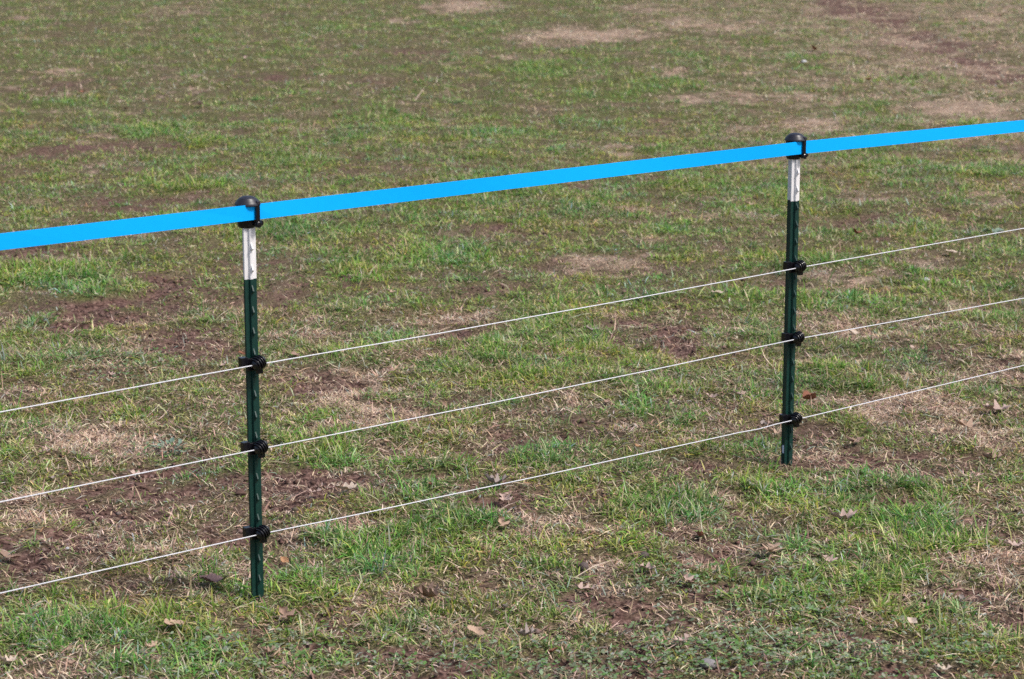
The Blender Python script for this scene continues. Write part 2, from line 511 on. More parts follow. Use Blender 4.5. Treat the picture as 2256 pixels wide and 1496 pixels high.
def tufts(n_tuft, y0, y1, power, margin, nb, segs, wscale, lscale):
    x, y = sample_fan(n_tuft, y0, y1, power, margin)
    g, d, s = cover(x, y)
    g = np.clip(g + R.normal(0, .10, len(x)), 0, 1.2)
    keep = R.random(len(x)) < np.clip((0.36 + 0.75 * g + 0.1 * d) * (1 - 0.95 * np.clip(s * 1.15, 0, 1)) * (1 - 0.55 * np.clip(d - .35, 0, 1)), 0.012, 1)
    for fx, fy in ((-0.653, 5.798), (0.864, 7.127)):
        keep &= ~((np.hypot((x - fx - 0.02), (y - fy + 0.05) * 0.7) < 0.055) & (R.random(len(x)) < 0.7))
    x, y, g, d, s = x[keep], y[keep], g[keep], d[keep], s[keep]
    cnt = np.clip(R.poisson(nb * (0.6 + 0.6 * g)), 1, None)
    i = np.repeat(np.arange(len(x)), cnt)
    n = len(i)
    sp = 0.006 + 0.012 * R.random(len(x))
    rx = x[i] + R.normal(0, 1, n) * sp[i]
    ry = y[i] + R.normal(0, 1, n) * sp[i]
    rz = height(rx, ry)
    taz = R.random(len(x)) * 2 * np.pi
    az = np.where(R.random(n) < 0.45, taz[i] + R.normal(0, 0.7, n), R.random(n) * 2 * np.pi)
    gi, di, si = g[i], d[i], s[i]
    vig = R.lognormal(0, 0.25, len(x))[i]
    ln = (0.0155 + 0.021 * gi ** 1.2) * vig * R.lognormal(0, 0.28, n) * lscale
    wd = (0.0024 + 0.0020 * R.random(n) ** 1.5 + 0.0008 * gi) * wscale
    lean = np.abs(R.normal(1.02, 0.42, n)) - 0.14 * gi
    curl = np.abs(R.normal(0.7, 0.6, n))
    m = R.random(n) < 0.025; ln[m] *= 1.7; lean[m] += 0.3
    # colour
    r = R.random(n)
    pd = np.clip(0.50 + 0.55 * di - 0.70 * gi, 0.05, 0.9)
    pl = np.clip((gi - 0.35) * 1.3, 0, 0.8)
    cl = pick(P_GREEN, n)
    m = R.random(n) < pl; cl[m] = pick(P_LUSH, m.sum())
    m = R.random(n) < 0.12; cl[m] = pick(P_PALE, m.sum())
    m = R.random(n) < 0.035; cl[m] = pick(P_SILV, m.sum())
    dead = r < pd
    cl[dead] = pick(P_STRAW, dead.sum())
    m = dead & (R.random(n) < np.clip(0.65 - 0.6 * di, 0.15, 1)); cl[m] = pick(P_BROWN, m.sum())
    lean[dead] += 0.45; ln[dead] *= 0.9
    tone = (1 + R.normal(0, 0.10, len(x)) + 0.36 * fbm(x, y, 0.32, 607, 2) + 0.18 * (np.clip(g, 0, 1) - 0.5))[i][:, None]
    yel = (R.normal(0, 0.06, len(x)) + 0.01 + 0.32 * fbm(x, y, 0.42, 601, 2))[i]
    cl = cl * tone * np.stack([1 + yel, 1 + 0.15 * yel, 1 - 0.8 * yel], 1)
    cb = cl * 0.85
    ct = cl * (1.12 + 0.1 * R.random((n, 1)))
    tipdry = (R.random(n) < 0.22) & ~dead
    ct[tipdry] = pick(P_STRAW, tipdry.sum())
    return blades(rx, ry, rz, az, ln, wd, lean, curl, np.clip(cb, 0, .9), np.clip(ct, 0, .9), segs)


def litter(n, y0, y1, power, margin, segs, wscale, lscale):
    """dead blades and chaff lying flat on the soil"""
    x, y = sample_fan(n, y0, y1, power, margin)
    g, d, s = cover(x, y)
    keep = R.random(len(x)) < np.clip(0.17 + 1.5 * d ** 1.3 - 0.15 * np.clip(s, 0, 1), 0.06, 1)
    x, y, g, d, s = x[keep], y[keep], g[keep], d[keep], s[keep]
    n = len(x)
    rz = height(x, y) + 0.001 + 0.006 * R.random(n) * np.clip(1 - s, 0.1, 1)
    ln = R.lognormal(math.log(0.026), 0.5, n) * lscale
    wd = (0.0020 + 0.0024 * R.random(n)) * wscale
    lean = R.normal(1.45, 0.18, n)
    curl = R.normal(0.1, 0.5, n)
    c = pick(P_STRAW, n, 0.18)
    m = R.random(n) < np.clip(0.62 - 0.55 * d, 0.1, 1); c[m] = pick(P_BROWN, m.sum(), 0.18)
    m = R.random(n) < np.clip(0.22 * g, 0, 1); c[m] = pick(P_PALE, m.sum())
    m = R.random(n) < 0.05; c[m] = pick(P_SILV, m.sum())
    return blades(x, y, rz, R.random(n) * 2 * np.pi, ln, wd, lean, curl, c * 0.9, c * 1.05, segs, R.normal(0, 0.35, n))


gp = [tufts(94000, 4.7, 9.5, 0.6, 0.8, 5.2, 3, 1.0, 1.0),
      tufts(110000, 9.5, 16, 0.9, 1.0, 4.2, 2, 1.4, 1.05),
      tufts(120000, 16, 34, 0.8, 1.5, 4.0, 1, 2.7, 1.25)]
co, lp, st, tt, cc = merge(gp)
print('grass tris', int((tt - 2).sum()))
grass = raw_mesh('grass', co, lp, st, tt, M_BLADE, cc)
tag(grass, 'short patchy green lawn grass growing in tufts', 'grass', kind='stuff')
lpz = [litter(380000, 4.7, 9.5, 0.6, 0.8, 2, 1.0, 1.0), litter(180000, 9.5, 17, 0.9, 1.0, 1, 1.4, 1.1), litter(260000, 17, 34, 0.8, 1.5, 1, 2.8, 1.3)]
co, lp, st, tt, cc = merge(lpz)
print('straw tris', int((tt - 2).sum()))
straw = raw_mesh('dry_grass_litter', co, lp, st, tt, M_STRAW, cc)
tag(straw, 'dead tan grass blades and chaff lying flat over the lawn', 'dry grass', kind='stuff')


def lumps(n, y0, y1, power, margin):
    x, y = sample_fan(n, y0, y1, power, margin)
    g, d, s = cover(x, y)
    keep = R.random(len(x)) < np.clip((s - 0.15) * 1.3, 0.01, 1)
    x, y = x[keep], y[keep]
    n = len(x)
    z = height(x, y)
    r = np.minimum(R.lognormal(math.log(0.0050), 0.5, n), 0.011)
    octa = np.array([(1, 0, 0), (0, 1, 0), (-1, 0, 0), (0, -1, 0), (0, 0, .8), (0, 0, -.6)], float)
    v = octa[None] * (0.6 + 0.8 * R.random((n, 6, 1))) + R.normal(0, .15, (n, 6, 3))
    a = R.random(n) * 6.28
    vx = v[:, :, 0] * np.cos(a)[:, None] - v[:, :, 1] * np.sin(a)[:, None]
    vy = v[:, :, 0] * np.sin(a)[:, None] + v[:, :, 1] * np.cos(a)[:, None]
    co = np.stack([vx * r[:, None] + x[:, None], vy * r[:, None] + y[:, None], v[:, :, 2] * r[:, None] + z[:, None] + 0.3 * r[:, None]], 2)
    f = np.array([0, 1, 4, 1, 2, 4, 2, 3, 4, 3, 0, 4, 1, 0, 5, 2, 1, 5, 3, 2, 5, 0, 3, 5])
    loops = (np.arange(n)[:, None] * 6 + f[None]).ravel()
    c = pick([(.11, .068, .055), (.15, .095, .075), (.085, .052, .042), (.19, .13, .105)], n, 0.15)
    return co.reshape(-1, 3), np.repeat(c, 6, 0), loops, np.full(n * 8, 3)


co, lp, st, tt, cc = merge([lumps(42000, 4.7, 13, 0.9, 0.6)])
print('crumb tris', len(tt))
crumbs = raw_mesh('soil_crumbs', co, lp, st, tt, M_CRUMB, cc)
tag(crumbs, 'loose brown soil crumbs on the bare patches', 'soil', kind='stuff')


# clover and small broad leaves low in the near turf
def clover(spots):
    xs, ys = [], []
    for (u, v, ru, rv, n) in spots:
        k = px_per_m(u, v)
        cx, cy = on_ground(u, v)
        ry = on_ground(u, v - rv)[1] - cy
        xs.append(cx + R.normal(0, .55, n) * ru / k); ys.append(cy + R.normal(0, .55, n) * ry)
    x, y = np.concatenate(xs), np.concatenate(ys)
    n = len(x)
    z = height(x, y) + 0.006 + 0.02 * R.random(n)
    parts_co, parts_c, loops, tot = [], [], [], []
    off = 0
    a0 = R.random(n) * 6.28
    for j in range(3):
        a = a0 + j * 2.094 + R.normal(0, .25, n)
        r = R.uniform(.0035, .0075, n)
        til = R.normal(0, .9, n)
        pts = []
        for (pl, pw) in ((0, 0), (.55, -.55), (1.25, -.62), (1.75, 0), (1.25, .62), (.55, .55)):
            px = x + (np.cos(a) * pl - np.sin(a) * pw) * r
            py = y + (np.sin(a) * pl + np.cos(a) * pw) * r
            pz = z + (pl * .25 * til + pw * .35 * til + .12 * pl) * r
            pts.append(np.stack([px, py, pz], 1))
        parts_co.append(np.stack(pts, 1).reshape(-1, 3))
        c = pick([(.13, .22, .07), (.17, .25, .12), (.12, .23, .06), (.24, .30, .18), (.28, .32, .23)], n)
        parts_c.append(np.repeat(c, 6, 0))
        loops.append((np.arange(n)[:, None] * 6 + np.arange(6)[None]).ravel() + off)
        tot.append(np.full(n, 6)); off += n * 6
    tt = np.concatenate(tot)
    return raw_mesh('clover', np.concatenate(parts_co), np.concatenate(loops), np.concatenate([[0], np.cumsum(tt)[:-1]]), tt, M_BLADE, np.concatenate(parts_c))


clv = clover([(1600, 1440, 190, 70, 380), (1330, 1460, 200, 50, 180), (1780, 1400, 140, 80, 200), (1000, 1470, 250, 40, 120),
              (1900, 1470, 160, 40, 100), (560, 1440, 200, 50, 180), (2100, 1440, 140, 60, 160), (1480, 1290, 120, 40, 90), (330, 1000, 120, 30, 60),
              (300, 820, 200, 50, 160), (1700, 1280, 100, 30, 60)])
tag(clv, 'low clover and small broad leaves in the turf near the bottom', 'clover', kind='stuff')

# ------------------------------------------------------------------ steel posts
POST_YAW = math.radians(36)
FENCE_AZ = math.atan2(7.127 - 5.798, 0.864 + 0.653)
PL, PR = (-0.653, 5.798), (0.864, 7.127)


def post_section():
    # local x along the fence, -y the studded face, +y the web
    return [(-.0175, .0012), (-.0165, .0), (-.0056, -.0004), (-.0044, -.0052), (-.0030, -.0062), (.0030, -.0062), (.0044, -.0052), (.0056, -.0004), (.0165, .0), (.0175, .0012),
            (.0172, .0036), (.0045, .0046), (.0022, .0075), (.0020, .0290), (.0032, .0312), (.0026, .0325), (-.0026, .0325), (-.0032, .0312),
            (-.0020, .0290), (-.0022, .0075), (-.0045, .0046), (-.0172, .0036)]


def extrude(name, sec, z0, z1, mat, parent, cap=True):
    n = len(sec)
    v = [(x, y, z0) for x, y in sec] + [(x, y, z1) for x, y in sec]
    f = [(i, (i + 1) % n, n + (i + 1) % n, n + i) for i in range(n)]
    if cap:
        f += [tuple(range(n))[::-1], tuple(range(n, 2 * n))]
    return mesh_obj(name, v, f, mat, parent)


def stud_mesh():
    # peaked nub rolled onto the studded face
    prof = [(-.0055, .0115), (-.0092, .0045), (-.0136, -.0035), (-.0140, -.0055), (-.0112, -.0085), (-.0055, -.0110)]
    v, w = [], [.0014, .0017, .0020, .0022, .0030, .0034]
    for (y, z), ww in zip(prof, w):
        v += [(-ww, y, z), (ww, y, z)]
    f = [(2 * i, 2 * i + 1, 2 * i + 3, 2 * i + 2) for i in range(5)]
    f += [tuple(range(0, 12, 2))[::-1], tuple(range(1, 12, 2)), (10, 11, 1, 0)]
    me = bpy.data.meshes.new('stud')
    me.from_pydata(v, [], f)
    bm = bmesh.new(); bm.from_mesh(me); bmesh.ops.recalc_face_normals(bm, faces=bm.faces); bm.to_mesh(me); bm.free()
    return me


STUD_G = stud_mesh(); STUD_G.materials.append(M_GREEN)
STUD_W = STUD_G.copy(); STUD_W.materials.clear(); STUD_W.materials.append(M_WHITE)
INFO = {}


def make_post(xy, v_white, v_top, v_stud, label, yaw):
    x, y = xy
    gz = float(height(np.array([x]), np.array([y]))[0])
    root = empty('fence_post', (x, y, gz), yaw)
    tag(root, label, 'fence post', 'studded steel fence posts')
    zt, zw = z_at(x, y, v_top) - gz, z_at(x, y, v_white) - gz
    extrude('post_shaft', post_section(), -0.35, zw, M_GREEN, root)
    extrude('white_tip', post_section(), zw + 0.0004, zt - 0.012, M_WHITE, root)
    z = z_at(x, y, v_stud) - gz
    while z + .054 < zt - .09: z += .054
    while z > 0.004:
        w = z > zw + .004
        o = bpy.data.objects.new('stud', STUD_W if w else STUD_G)
        COL.objects.link(o); o.parent = root; o.location = (0, 0, z)
        z -= .054
    INFO[root.name] = (root, gz, zt)
    return root


postL = make_post(PL, 615, 432, 775.5, 'nearer green studded steel post with white top, left of the two', POST_YAW)
postR = make_post(PR, 443, 293, 569.5, 'farther green studded steel post with white top and paper sticker near its foot', POST_YAW)
# sticker on the shaded side of the far post's web
zs0 = z_at(PR[0], PR[1], 1000) - INFO[postR.name][1]
mesh_obj('sticker', [(-.0026, .013, zs0 - .002), (-.0026, .027, zs0 - .002), (-.0026, .027, zs0 + .024), (-.0026, .013, zs0 + .024),
                     (-.0030, .013, zs0 - .002), (-.0030, .027, zs0 - .002), (-.0030, .027, zs0 + .024), (-.0030, .013, zs0 + .024)],
         [(0, 1, 2, 3), (4, 7, 6, 5), (0, 4, 5, 1), (1, 5, 6, 2), (2, 6, 7, 3), (3, 7, 4, 0)], M_STICK, postR)['label'] = 'small white paper sticker'


def lathe(name, prof, mat, parent, axis='z', seg=28, smooth=True):
    v, f = [], []
    n = len(prof)
    for i in range(seg):
        a = 2 * math.pi * i / seg
        for r, h in prof:
            p = (r * math.cos(a), r * math.sin(a), h)
            if axis == 'x': p = (p[2], p[0], p[1])
            if axis == 'y': p = (p[0], p[2], p[1])
            v.append(p)
    for i in range(seg):
        j = (i + 1) % seg
        for k in range(n - 1):
            f.append((i * n + k, j * n + k, j * n + k + 1, i * n + k + 1))
    f.append(tuple(i * n for i in range(seg))[::-1])
    f.append(tuple(i * n + n - 1 for i in range(seg)))
    o = mesh_obj(name, v, f, mat, parent)
    bm = bmesh.new(); bm.from_mesh(o.data)
    bmesh.ops.remove_doubles(bm, verts=bm.verts, dist=1e-6)
    bmesh.ops.recalc_face_normals(bm, faces=bm.faces)
    bm.to_mesh(o.data); bm.free()
    if smooth:
        o.data.polygons.foreach_set('use_smooth', [True] * len(o.data.polygons))
        o.data.set_sharp_from_angle(angle=math.radians(40))
    return o


def boxes(name, lst, mat, parent, bev=0.0012):
    bm = bmesh.new()
    for (x0, x1, y0, y1, z0, z1) in lst:
        b2 = bmesh.new()
        bmesh.ops.create_cube(b2, size=1)
        bmesh.ops.scale(b2, vec=(x1 - x0, y1 - y0, z1 - z0), verts=b2.verts)
        bmesh.ops.translate(b2, vec=((x0 + x1) / 2, (y0 + y1) / 2, (z0 + z1) / 2), verts=b2.verts)
        if bev:
            bmesh.ops.bevel(b2, geom=list(b2.edges), offset=bev, segments=2, affect='EDGES', profile=0.5)
        t = bpy.data.meshes.new('t'); b2.to_mesh(t); b2.free(); bm.from_mesh(t); bpy.data.meshes.remove(t)
    me = bpy.data.meshes.new(name); bm.to_mesh(me); bm.free()
    me.materials.append(mat)
    o = bpy.data.objects.new(name, me); COL.objects.link(o); o.parent = parent
    return o


def make_cap(post, label):
    root0, gz, zt = INFO[post.name]
    c = empty('tape_insulator_cap', (root0.location.x, root0.location.y, gz + zt), FENCE_AZ)
    tag(c, label, 'post cap', 'black caps holding the tape')
    # mushroom dome set over the post, with shallow grooves
    prof = [(.0, .0), (.008, -.0004), (.015, -.0020), (.0205, -.0048), (.0208, -.0056), (.0265, -.0098), (.0268, -.0108), (.0312, -.0160), (.0328, -.0200), (.0326, -.0222), (.0300, -.0238), (.0, -.0238)]
    d = lathe('dome', prof, M_CAP, c); d.location = (0, .006, 0)
    boxes('seam_rib', [(.0060, .0170, -.0262, .006, -.0205, -.0105)], M_CAP, c, .0015)
    b = lathe('cap_body', [(.0, -.0235), (.0245, -.0235), (.0240, -.060), (.0228, -.0735), (.0198, -.0795), (.0, -.0795)], M_BLACK, c)
    b.location = (0, .012, 0)
    cb = boxes('clamp_bar', [(.0045, .0165, -.0245, -.0185, -.066, -.0190), (.0045, .0165, -.0245, -.010, -.021, -.0135)], M_BLACK, c, .0016)
    k = lathe('hinge_knob', [(.0, -.027), (.0060, -.027), (.0082, -.0250), (.0082, -.0215), (.0066, -.0205), (.0066, -.0185), (.0082, -.0175), (.0082, -.0125), (.0055, -.0105), (.0, -.0105)], M_BLACK, c, 'y', 20)
    k.location = (.0125, 0, -.0700)
    lug = lathe('hinge_lug', [(.0, -.024), (.0060, -.024), (.0066, -.022), (.0066, -.013), (.0, -.013)], M_BLACK, c, 'y', 20)
    lug.location = (.0205, 0, -.0672)
    return c


capL = make_cap(postL, 'black domed cap clamping the blue tape on the nearer left post')
capR = make_cap(postR, 'black domed cap clamping the blue tape on the farther right post')

# ------------------------------------------------------------------ ring insulators and wires
FX = np.array([math.cos(FENCE_AZ), math.sin(FENCE_AZ)])      # along the fence, to the right and away
FN = np.array([math.sin(FENCE_AZ), -math.cos(FENCE_AZ)])     # out of the fence, towards the camera side
WIRE_OFF = 0.0265


def make_insulator(xy, z, label):
    r = empty('wire_insulator', (xy[0], xy[1], z), POST_YAW)
    tag(r, label, 'insulator', 'black insulators holding the white wires')
    boxes('post_clip', [(-.0195, .0195, -.0095, -.0034, -.018, .014), (-.0375, -.0180, -.0090, .0075, -.0085, .0175), (.0180, .0225, -.0090, .0065, -.012, .012),
                        (-.0185, -.0050, .0052, .0085, -.0085, .0150), (.0050, .0215, .0052, .0085, -.0085, .0100)], M_BLACK, r, .0010)
    boxes('arm', [(-.0060, .0100, -.0170, -.0092, -.010, .010)], M_BLACK, r, .0015)
    prof = [(.0, -.0185), (.0060, -.0185), (.0105, -.0165), (.0132, -.0120)]
    for x0, rr in ((-.0105, .0172), (-.0040, .0190), (.0025, .0188), (.0090, .0170)):
        prof += [(.0128, x0), (rr - .0008, x0 + .0006), (rr, x0 + .0016), (rr, x0 + .0032), (rr - .0010, x0 + .0042), (.0126, x0 + .0048)]
    prof += [(.0110, .0165), (.0062, .0205), (.0, .0205)]
    b = lathe('ribbed_body', prof, M_BLACK, r, 'x', 26)
    b.location = (.0015, -WIRE_OFF, .0035)
    k = math.sin(z * 57.0 + xy[0] * 11.0)      # each sits a little differently
    b.rotation_euler = (math.radians(4 * k), math.radians(-24 + 5 * k), math.radians(8 - 5 * k))
    r.rotation_euler = (0, math.radians(1.5 * k), POST_YAW)
    boxes('pin_lug', [(-.004, .012, -WIRE_OFF - .006, -WIRE_OFF + .006, -.0235, -.012)], M_BLACK, r, .0016)
    return r


def tube(name, pts, rad, mat, seg=8):
    pts = [np.array(p, float) for p in pts]
    v, f = [], []
    for i, p in enumerate(pts):
        t = pts[min(i + 1, len(pts) - 1)] - pts[max(i - 1, 0)]
        t /= np.linalg.norm(t)
        s = np.cross(t, (0, 0, 1)); s /= np.linalg.norm(s)
        u = np.cross(s, t)
        for k in range(seg):
            a = 2 * math.pi * k / seg
            v.append(p + rad * (math.cos(a) * s + math.sin(a) * u))
    for i in range(len(pts) - 1):
        for k in range(seg):
            k2 = (k + 1) % seg
            f.append((i * seg + k, i * seg + k2, (i + 1) * seg + k2, (i + 1) * seg + k))
    f.append(tuple(range(seg))[::-1]); f.append(tuple(range(len(v) - seg, len(v))))
    o = mesh_obj(name, v, f, mat, None, True)
    return o


def solve_z_at_column(P, D, u_edge, v_edge):
    """a level line from P along unit D leaves the picture at column u_edge; height there so that it is on row v_edge"""
    lo, hi = 0.01, 4.0
    a = (u_edge - 1128) / F_PX
    zref = P[2]
    for _ in range(60):
        t = (lo + hi) / 2
        x, y = P[0] + D[0] * t, P[1] + D[1] * t
        dep = y * CP - (zref - CAM_H) * SP
        uu = x / dep
        past = uu < a if u_edge < 1128 else uu > a
        if past: hi = t
        else: lo = t
    return t, z_at(x, y, v_edge)


wires = [('top', 803, 589.5, 908, 503), ('middle', 989, 746.5, 1106, 657), ('bottom', 1176.5, 925, 1307, 805)]
nrm = np.array([math.sin(POST_YAW), -math.cos(POST_YAW)])
for wname, vl, vr, v0, v1 in wires:
    A2 = np.array(PL) + nrm * WIRE_OFF
    B2 = np.array(PR) + nrm * WIRE_OFF
    zl, zr = z_at(A2[0], A2[1], vl), z_at(B2[0], B2[1], vr)
    make_insulator(PL, zl, f'black ribbed insulator on the nearer left post, {wname} one of three')
    make_insulator(PR, zr, f'black ribbed insulator on the farther right post, {wname} one of three')
    A, B = np.array([*A2, zl]), np.array([*B2, zr])
    tl, zle = solve_z_at_column(A, -FX, 0, v0)
    tr, zre = solve_z_at_column(B, FX, 2256, v1)
    LN, RN = 2.0, 2.0
    pts = []
    for s in np.linspace(LN, 0, 9)[:-1]:
        pts.append(np.array([*(A2 - FX * s), zl + (zle - zl) * s / tl]))
    for t in np.linspace(0, 1, 25):
        p = A * (1 - t) + B * t
        p[2] -= 0.004 * 4 * t * (1 - t)
        if wname == 'bottom' and 0.9 < t < 0.93: p[2] -= 0.003
        p[2] += 0.0004 * math.sin(t * 19 + zl * 9)
        pts.append(p)
    for s in np.linspace(0, RN, 9)[1:]:
        pts.append(np.array([*(B2 + FX * s), zr + (zre - zr) * s / tr]))
    w = tube('fence_wire', pts, 0.0015, M_WIRE)
    tag(w, f'thin white fence wire, {wname} of the three, strung between the posts', 'wire', 'white fence wires')

# ------------------------------------------------------------------ blue tape along the caps
TO = 0.0165
A2, B2 = np.array(PL) + FN * TO, np.array(PR) + FN * TO
zl, zr = z_at(A2[0], A2[1], 467.5), z_at(B2[0], B2[1], 325.5)
A, B = np.array([*A2, zl]), np.array([*B2, zr])
tl, zle = solve_z_at_column(A, -FX, 0, 533)
tr, zre = solve_z_at_column(B, FX, 2256, 277)
line = [np.array([*(A2 - FX * s), zl + (zle - zl) * s / tl]) for s in np.linspace(2.0, 0, 13)[:-1]]
line += [A * (1 - t) + B * t for t in np.linspace(0, 1, 31)]
line += [np.array([*(B2 + FX * s), zr + (zre - zr) * s / tr]) for s in np.linspace(0, 2.0, 13)[1:]]
v, f = [], []
HW, TH = 0.0195, 0.0006
for i, p in enumerate(line):
    tw = 0.05 * math.sin(i * 0.37) * (0 if i in (12, 42) else 1)
    n3 = np.array([FN[0], FN[1], 0])
    up = np.array([0, 0, 1]) * math.cos(tw) + n3 * math.sin(tw)
    nn = n3 * math.cos(tw) - np.array([0, 0, 1]) * math.sin(tw)
    for (a, b) in ((-HW, -TH), (HW, -TH), (HW, TH), (-HW, TH)):
        v.append(p + up * a + nn * b)
for i in range(len(line) - 1):
    for k in range(4):
        k2 = (k + 1) % 4
        f.append((i * 4 + k, i * 4 + k2, i * 4 + 4 + k2, i * 4 + 4 + k))
f.append((3, 2, 1, 0)); m = len(v) - 4; f.append((m, m + 1, m + 2, m + 3))
tape = mesh_obj('fence_tape', v, f, M_TAPE)
bm = bmesh.new(); bm.from_mesh(tape.data); bmesh.ops.recalc_face_normals(bm, faces=bm.faces); bm.to_mesh(tape.data); bm.free()
tag(tape, 'wide bright blue tape strung along the tops of the posts', 'fence tape')


# ------------------------------------------------------------------ fallen leaves
def leaf_mat(name, col):
    m, nt, n, l, b = new_mat(name)
    tc = n.new('ShaderNodeTexCoord')
    nz = n.new('ShaderNodeTexNoise'); nz.inputs['Scale'].default_value = 55; nz.inputs['Detail'].default_value = 6
    l.new(tc.outputs['Object'], nz.inputs['Vector'])
    r = n.new('ShaderNodeValToRGB')
    r.color_ramp.elements[0].position = .3; r.color_ramp.elements[0].color = tuple(c * .55 for c in col) + (1,)
    r.color_ramp.elements[1].position = .7; r.color_ramp.elements[1].color = tuple(min(1, c * 1.25) for c in col) + (1,)
    l.new(nz.outputs['Fac'], r.inputs[0]); l.new(r.outputs[0], b.inputs['Base Color'])
    b.inputs['Roughness'].default_value = .65; b.inputs['Specular IOR Level'].default_value = .3
    t = n.new('ShaderNodeBsdfTranslucent'); l.new(r.outputs[0], t.inputs['Color'])
    ms = n.new('ShaderNodeMixShader'); ms.inputs[0].default_value = .2
    l.new(b.outputs[0], ms.inputs[1]); l.new(t.outputs[0], ms.inputs[2]); l.new(ms.outputs[0], n['Material Output'].inputs['Surface'])
    return m


LM = {k: leaf_mat('leaf_' + k, c) for k, c in {
    'tan': (.52, .365, .265), 'pink': (.55, .405, .345), 'pale': (.63, .51, .41), 'brown': (.36, .24, .18), 'red': (.28, .115, .07),
    'purple': (.24, .155, .15), 'grey': (.36, .295, .265), 'orange': (.50, .28, .15)}.items()}


def leaf_mesh(kind, curl, fold, seed, mat):
    """unit-length leaf along +x; kind: oak (rounded lobes), pin (deep pointed lobes), oval (ribbed), scrap (torn piece)"""
    r = np.random.default_rng(seed)
    ns = 22 if kind != 'scrap' else 9
    t = np.linspace(0, 1, ns + 1)
    if kind == 'oak':
        half = 0.30 * np.sin(np.pi * np.clip(t, 0, 1) ** 1.25) ** .8 * (0.68 + 0.36 * np.cos(t * 2 * np.pi * 3.6 + .9))
    elif kind == 'pin':
        half = 0.42 * np.sin(np.pi * t ** 1.1) ** .7 * (0.42 + 0.58 * np.clip(np.cos(t * 2 * np.pi * 3.1 + 1.6), -0.45, 1))
    elif kind == 'oval':
        half = 0.30 * np.sin(np.pi * t ** 0.85) ** .85
    else:
        half = 0.30 * np.sin(np.pi * t) ** .6 * (0.8 + 0.5 * r.random(ns + 1))
    half = np.maximum(half, 0.012)
    v, f = [], []
    rows = 5
    side = 1 + r.normal(0, .10, (ns + 1, 2))
    ph = r.random() * 6
    for i in range(ns + 1):
        for k, q in enumerate((-1, -.5, 0, .5, 1)):
            w = q * half[i] * side[i, 0 if q < 0 else 1]
            x = t[i] - .5 + (0.10 * abs(q) if kind in ('oak', 'pin') else 0.0)
            z = curl * (t[i] - .5) ** 2 * 1.6 + fold * abs(w) * 1.1 + .045 * math.sin(t[i] * 8 + ph + q * 2) * (abs(q) + .3)
            if kind == 'oval': z += 0.016 * math.cos(t[i] * 2 * np.pi * 8) * abs(q)
            v.append((x, w, z))
    for i in range(ns):
        for k in range(rows - 1):
            a = i * rows + k
            f.append((a, a + 1, a + rows + 1, a + rows))
    if kind != 'scrap':   # petiole
        n0 = len(v)
        for x, s in ((-.48, .014), (-.72, .009)):
            v += [(x, -s, .012), (x, s, .012), (x, 0, .03)]
        f += [(n0, n0 + 1, n0 + 4, n0 + 3), (n0 + 1, n0 + 2, n0 + 5, n0 + 4), (n0 + 2, n0, n0 + 3, n0 + 5)]
    # give the leaf a thickness
    nv = len(v)
    v2 = v + [(x, y, z - .008) for x, y, z in v]
    f2 = f + [tuple(reversed([i + nv for i in q])) for q in f]
    zmin = min(p[2] for p in v2)
    me = bpy.data.meshes.new('leaf')
    me.from_pydata([(x, y, z - zmin) for x, y, z in v2], [], f2)
    me.polygons.foreach_set('use_smooth', [True] * len(f2))
    me.materials.append(mat)
    return me


def put_leaf(name, u, v, size_px, kind, tone, curl, fold, rot, tilt, seed, label, group, lift=.006):
    x, y = on_ground(u, v)
    k = px_per_m(u, v)
    me = leaf_mesh(kind, curl, fold, seed, LM[tone])
    o = bpy.data.objects.new(name, me)
    COL.objects.link(o)
    s = 1.06 * size_px / k
    o.scale = (s, s, s)
    z = float(height(np.array([x]), np.array([y]))[0])
    o.location = (x, y, z + lift)
    o.rotation_euler = (tilt * .7, tilt, math.radians(rot))
    tag(o, label, 'leaf', group)
    return o


